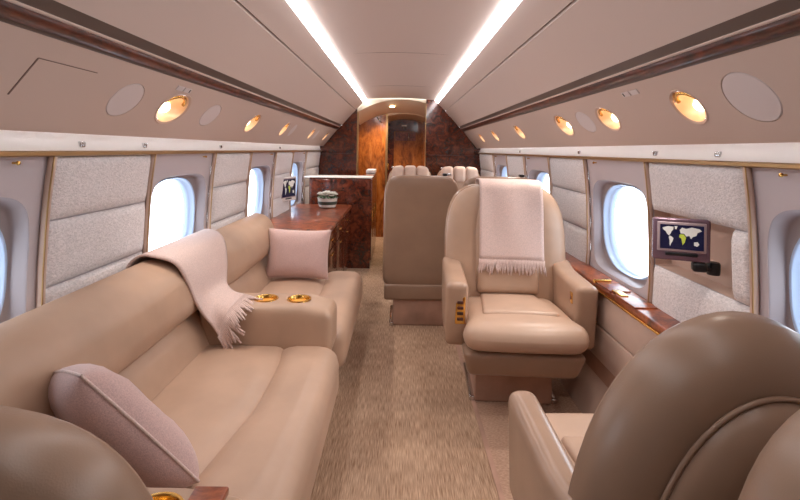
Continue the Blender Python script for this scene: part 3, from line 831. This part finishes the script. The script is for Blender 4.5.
# over the sofa back
def rail(ys, end):
    base = [(-1.075, 0.74), (-1.078, 0.815), (-1.03, 0.861), (-0.965, 0.858), (-0.905, 0.825), (-0.872, 0.745), (-0.855, 0.66)]
    out = [(x, ys[0] + (ys[1] - ys[0]) * max(0, q - 3) / 3, z) for q, (x, z) in enumerate(base)]
    return out + end
r0 = rail((1.83, 1.93), [(-0.832, 1.965, 0.585), (-0.80, 1.99, 0.525), (-0.775, 2.0, 0.475)])
r1 = rail((2.12, 2.09), [(-0.83, 2.075, 0.625), (-0.79, 2.05, 0.60), (-0.745, 2.03, 0.575)])
r2 = rail((2.42, 2.29), [(-0.835, 2.25, 0.628), (-0.79, 2.215, 0.606), (-0.725, 2.18, 0.602)])
throw('throw_blanket', [r0, r1, r2], 22, 44, 'pale pink fringed throw draped over the sofa back onto the console', 0.10, None, sp=34, stray=0.5, th=0.009, fr_r=0.006)

# ------------------------------------------------------------------ sideboard and galley cabinet on the left
sb = empty('sideboard', (-0.8, 4.2, 0), label='long glossy red-brown wood sideboard between the sofa and the tall cabinet', cat='sideboard')
def SB(o): o.location = o.location - sb.location; return o
SB(box('body', (-0.99, 3.40, 0.02), (-0.545, 5.0, 0.66), 'burl_dark', sb))
SB(rbox('sideboard_top', (-1.095, 3.39, 0.66), (-0.515, 5.0, 0.70), 0.012, 'burl_red', sb, 2))
for i in range(3):
    y0 = 3.42 + i * 0.527
    d = SB(rbox('door', (-0.55, y0, 0.06), (-0.53, y0 + 0.515, 0.50), 0.006, 'burl_dark', sb, 1))
    rbox('handle', (-0.532, y0 + 0.20, 0.455), (-0.518, y0 + 0.31, 0.467), 0.004, 'gold', d, 1)
    d = SB(rbox('drawer', (-0.55, y0, 0.51), (-0.53, y0 + 0.515, 0.65), 0.006, 'burl_dark', sb, 1))
    rbox('handle', (-0.532, y0 + 0.20, 0.575), (-0.518, y0 + 0.31, 0.587), 0.004, 'gold', d, 1)
gc = empty('galley_cabinet', (-0.7, 5.5, 0), label='dark burl wood half-height cabinet with pale top against the bulkhead', cat='cabinet')
def GC(o): o.location = o.location - gc.location; return o
GC(box('body', (-0.985, 5.03, 0.0), (-0.43, 5.30, 0.985), 'burl_dark', gc))
GC(box('partition', (-0.43, 5.03, 0.0), (-0.315, 6.17, 0.985), 'burl_dark', gc))
GC(rbox('cabinet_top', (-1.04, 5.015, 0.985), (-0.30, 5.31, 0.998), 0.006, 'valance_cream', gc, 1))
GC(rbox('partition_top', (-0.44, 5.31, 0.985), (-0.30, 6.175, 0.998), 0.006, 'burl_dark', gc, 1))
GC(box('back_ledge', (-0.42, 5.75, 1.002), (-0.31, 6.1, 1.045), 'valance_cream', gc, 0.006))
for y0 in (5.05, 5.42, 5.79):
    d = GC(rbox('door', (-0.32, y0, 0.08), (-0.302, y0 + 0.36, 0.97), 0.006, 'burl_dark', gc, 1))
    rbox('handle', (-0.304, y0 + 0.04, 0.5), (-0.290, y0 + 0.052, 0.62), 0.004, 'gold', d, 1)
GC(rbox('front_panel', (-0.97, 5.02, 0.72), (-0.34, 5.03, 0.97), 0.004, 'burl_dark', gc, 1))

# flower bowl
fb = empty('flower_bowl', (-0.735, 4.72, 0.70), label='white patterned bowl of white flowers on the wood sideboard', cat='flower bowl')
lathe('bowl', [(0.001, 0.0), (0.07, 0.0), (0.085, 0.01), (0.095, 0.05), (0.10, 0.09), (0.104, 0.10), (0.098, 0.10), (0.09, 0.08), (0.001, 0.075)], 'pot_white', fb)
lathe('pattern_band', [(0.0945, 0.034), (0.0985, 0.05), (0.1005, 0.066)], 'pot_pattern', fb)
random.seed(3)
for i in range(30):
    a = random.uniform(0, 2 * PI); r = 0.085 * math.sqrt(random.random()); x, y = r * math.cos(a), r * math.sin(a)
    z = 0.155 - 3.0 * r * r + random.uniform(-0.01, 0.01)
    V = []; Fc = []
    for p in range(5):
        b = 2 * PI * p / 5 + i
        c_, s_ = math.cos(b), math.sin(b); px, py = -s_, c_
        k0 = len(V)
        V += [(0, 0, 0), (c_ * 0.018 + px * 0.012, s_ * 0.018 + py * 0.012, 0.008), (c_ * 0.032, s_ * 0.032, 0.004), (c_ * 0.018 - px * 0.012, s_ * 0.018 - py * 0.012, 0.008)]
        Fc.append((k0, k0 + 1, k0 + 2, k0 + 3))
    V = [(x + v[0], y + v[1], z + v[2]) for v in V]
    f = from_data('flower', V, Fc, 'petal', fb)
    f.modifiers.new('t', 'SOLIDIFY').thickness = 0.003
for i in range(14):
    a = 2 * PI * i / 14; c_, s_ = math.cos(a), math.sin(a)
    V = [(c_ * 0.06, s_ * 0.06, 0.085), (c_ * 0.09 - s_ * 0.016, s_ * 0.09 + c_ * 0.016, 0.118), (c_ * 0.116, s_ * 0.116, 0.10), (c_ * 0.09 + s_ * 0.016, s_ * 0.09 - c_ * 0.016, 0.118)]
    f = from_data('leaf', V, [(0, 1, 2, 3)], 'leaf_green', fb); f.modifiers.new('t', 'SOLIDIFY').thickness = 0.002

# ------------------------------------------------------------------ monitors
LAND = [  # rough world map outlines, x 0..2, y 0..1
    ([(0.10, 0.86), (0.35, 0.93), (0.62, 0.92), (0.60, 0.80), (0.52, 0.72), (0.48, 0.62), (0.40, 0.55), (0.33, 0.60), (0.25, 0.72), (0.14, 0.78)], 'map_land'),
    ([(0.42, 0.54), (0.50, 0.53), (0.62, 0.45), (0.58, 0.32), (0.50, 0.20), (0.47, 0.10), (0.44, 0.20), (0.44, 0.35), (0.40, 0.46)], 'map_land'),
    ([(0.66, 0.95), (0.80, 0.95), (0.76, 0.84), (0.68, 0.82)], 'map_land'),
    ([(0.90, 0.80), (1.0, 0.90), (1.2, 0.86), (1.45, 0.93), (1.8, 0.88), (1.9, 0.80), (1.7, 0.72), (1.66, 0.60), (1.5, 0.55), (1.42, 0.45), (1.34, 0.58), (1.2, 0.55), (1.1, 0.66), (0.94, 0.66)], 'map_land'),
    ([(0.90, 0.62), (1.08, 0.63), (1.20, 0.50), (1.14, 0.30), (1.04, 0.18), (1.0, 0.35), (0.98, 0.45), (0.88, 0.50)], 'map_green'),
    ([(1.55, 0.33), (1.72, 0.36), (1.80, 0.25), (1.70, 0.16), (1.56, 0.20)], 'map_land')]
def monitor(loc, ay, az, wd, ht, label, arm=True, bezel='monitor_bezel'):
    """screen local: x across, z up, facing -y"""
    o = empty('monitor', loc, label=label, cat='monitor'); 
    o.rotation_euler = (0, 0, az)
    rbox('housing', (-wd / 2, -0.012, 0), (wd / 2, 0.016, ht), 0.008, bezel, o, 2)
    f = rbox('screen_frame', (-wd / 2 + 0.013, -0.015, 0.033), (wd / 2 - 0.013, -0.008, ht - 0.013), 0.004, 'monitor_frame', o, 1)
    x0, x1, z0, z1 = -wd / 2 + 0.022, wd / 2 - 0.022, 0.042, ht - 0.022
    sc = box('screen', (x0, -0.017, z0), (x1, -0.012, z1), 'screen_navy', o)
    for pts, mt in LAND:
        vs = [(x0 + (x1 - x0) * p / 2.0, -0.0176, z0 + (z1 - z0) * q) for p, q in pts]
        from_data('map_land', vs, [tuple(range(len(vs)))], mt, sc, False)
    rbox('button_row', (-0.05, -0.0145, 0.018), (0.05, -0.010, 0.030), 0.002, 'black_plastic', o, 1)
    if arm:
        rbox('arm_joint', (wd * 0.20, -0.012, -0.035), (wd * 0.46, 0.03, -0.001), 0.01, 'black_plastic', o, 2)
        tube('arm', [(wd * 0.33, 0.012, -0.02), (wd * 0.52, 0.03, -0.03), (wd * 0.72, 0.115, -0.03)], 0.009, 'black_plastic', o, 8)
        lathe('arm_knob', [(0.001, -0.022), (0.02, -0.022), (0.022, -0.015), (0.022, 0.015), (0.018, 0.022), (0.001, 0.022)], 'black_plastic', o, Matrix.Translation((wd * 0.62, 0.05, -0.028)), 14)
    return o
monitor((1.006, 1.64, 0.922), 0, math.radians(-22), 0.178, 0.15, 'small bezelled monitor showing a world map on a black arm by the window')
monitor((-1.06, 4.36, 0.80), 0, math.radians(70), 0.26, 0.23, 'small wall monitor with map screen between the windows above the sideboard', False, 'valance_cream')
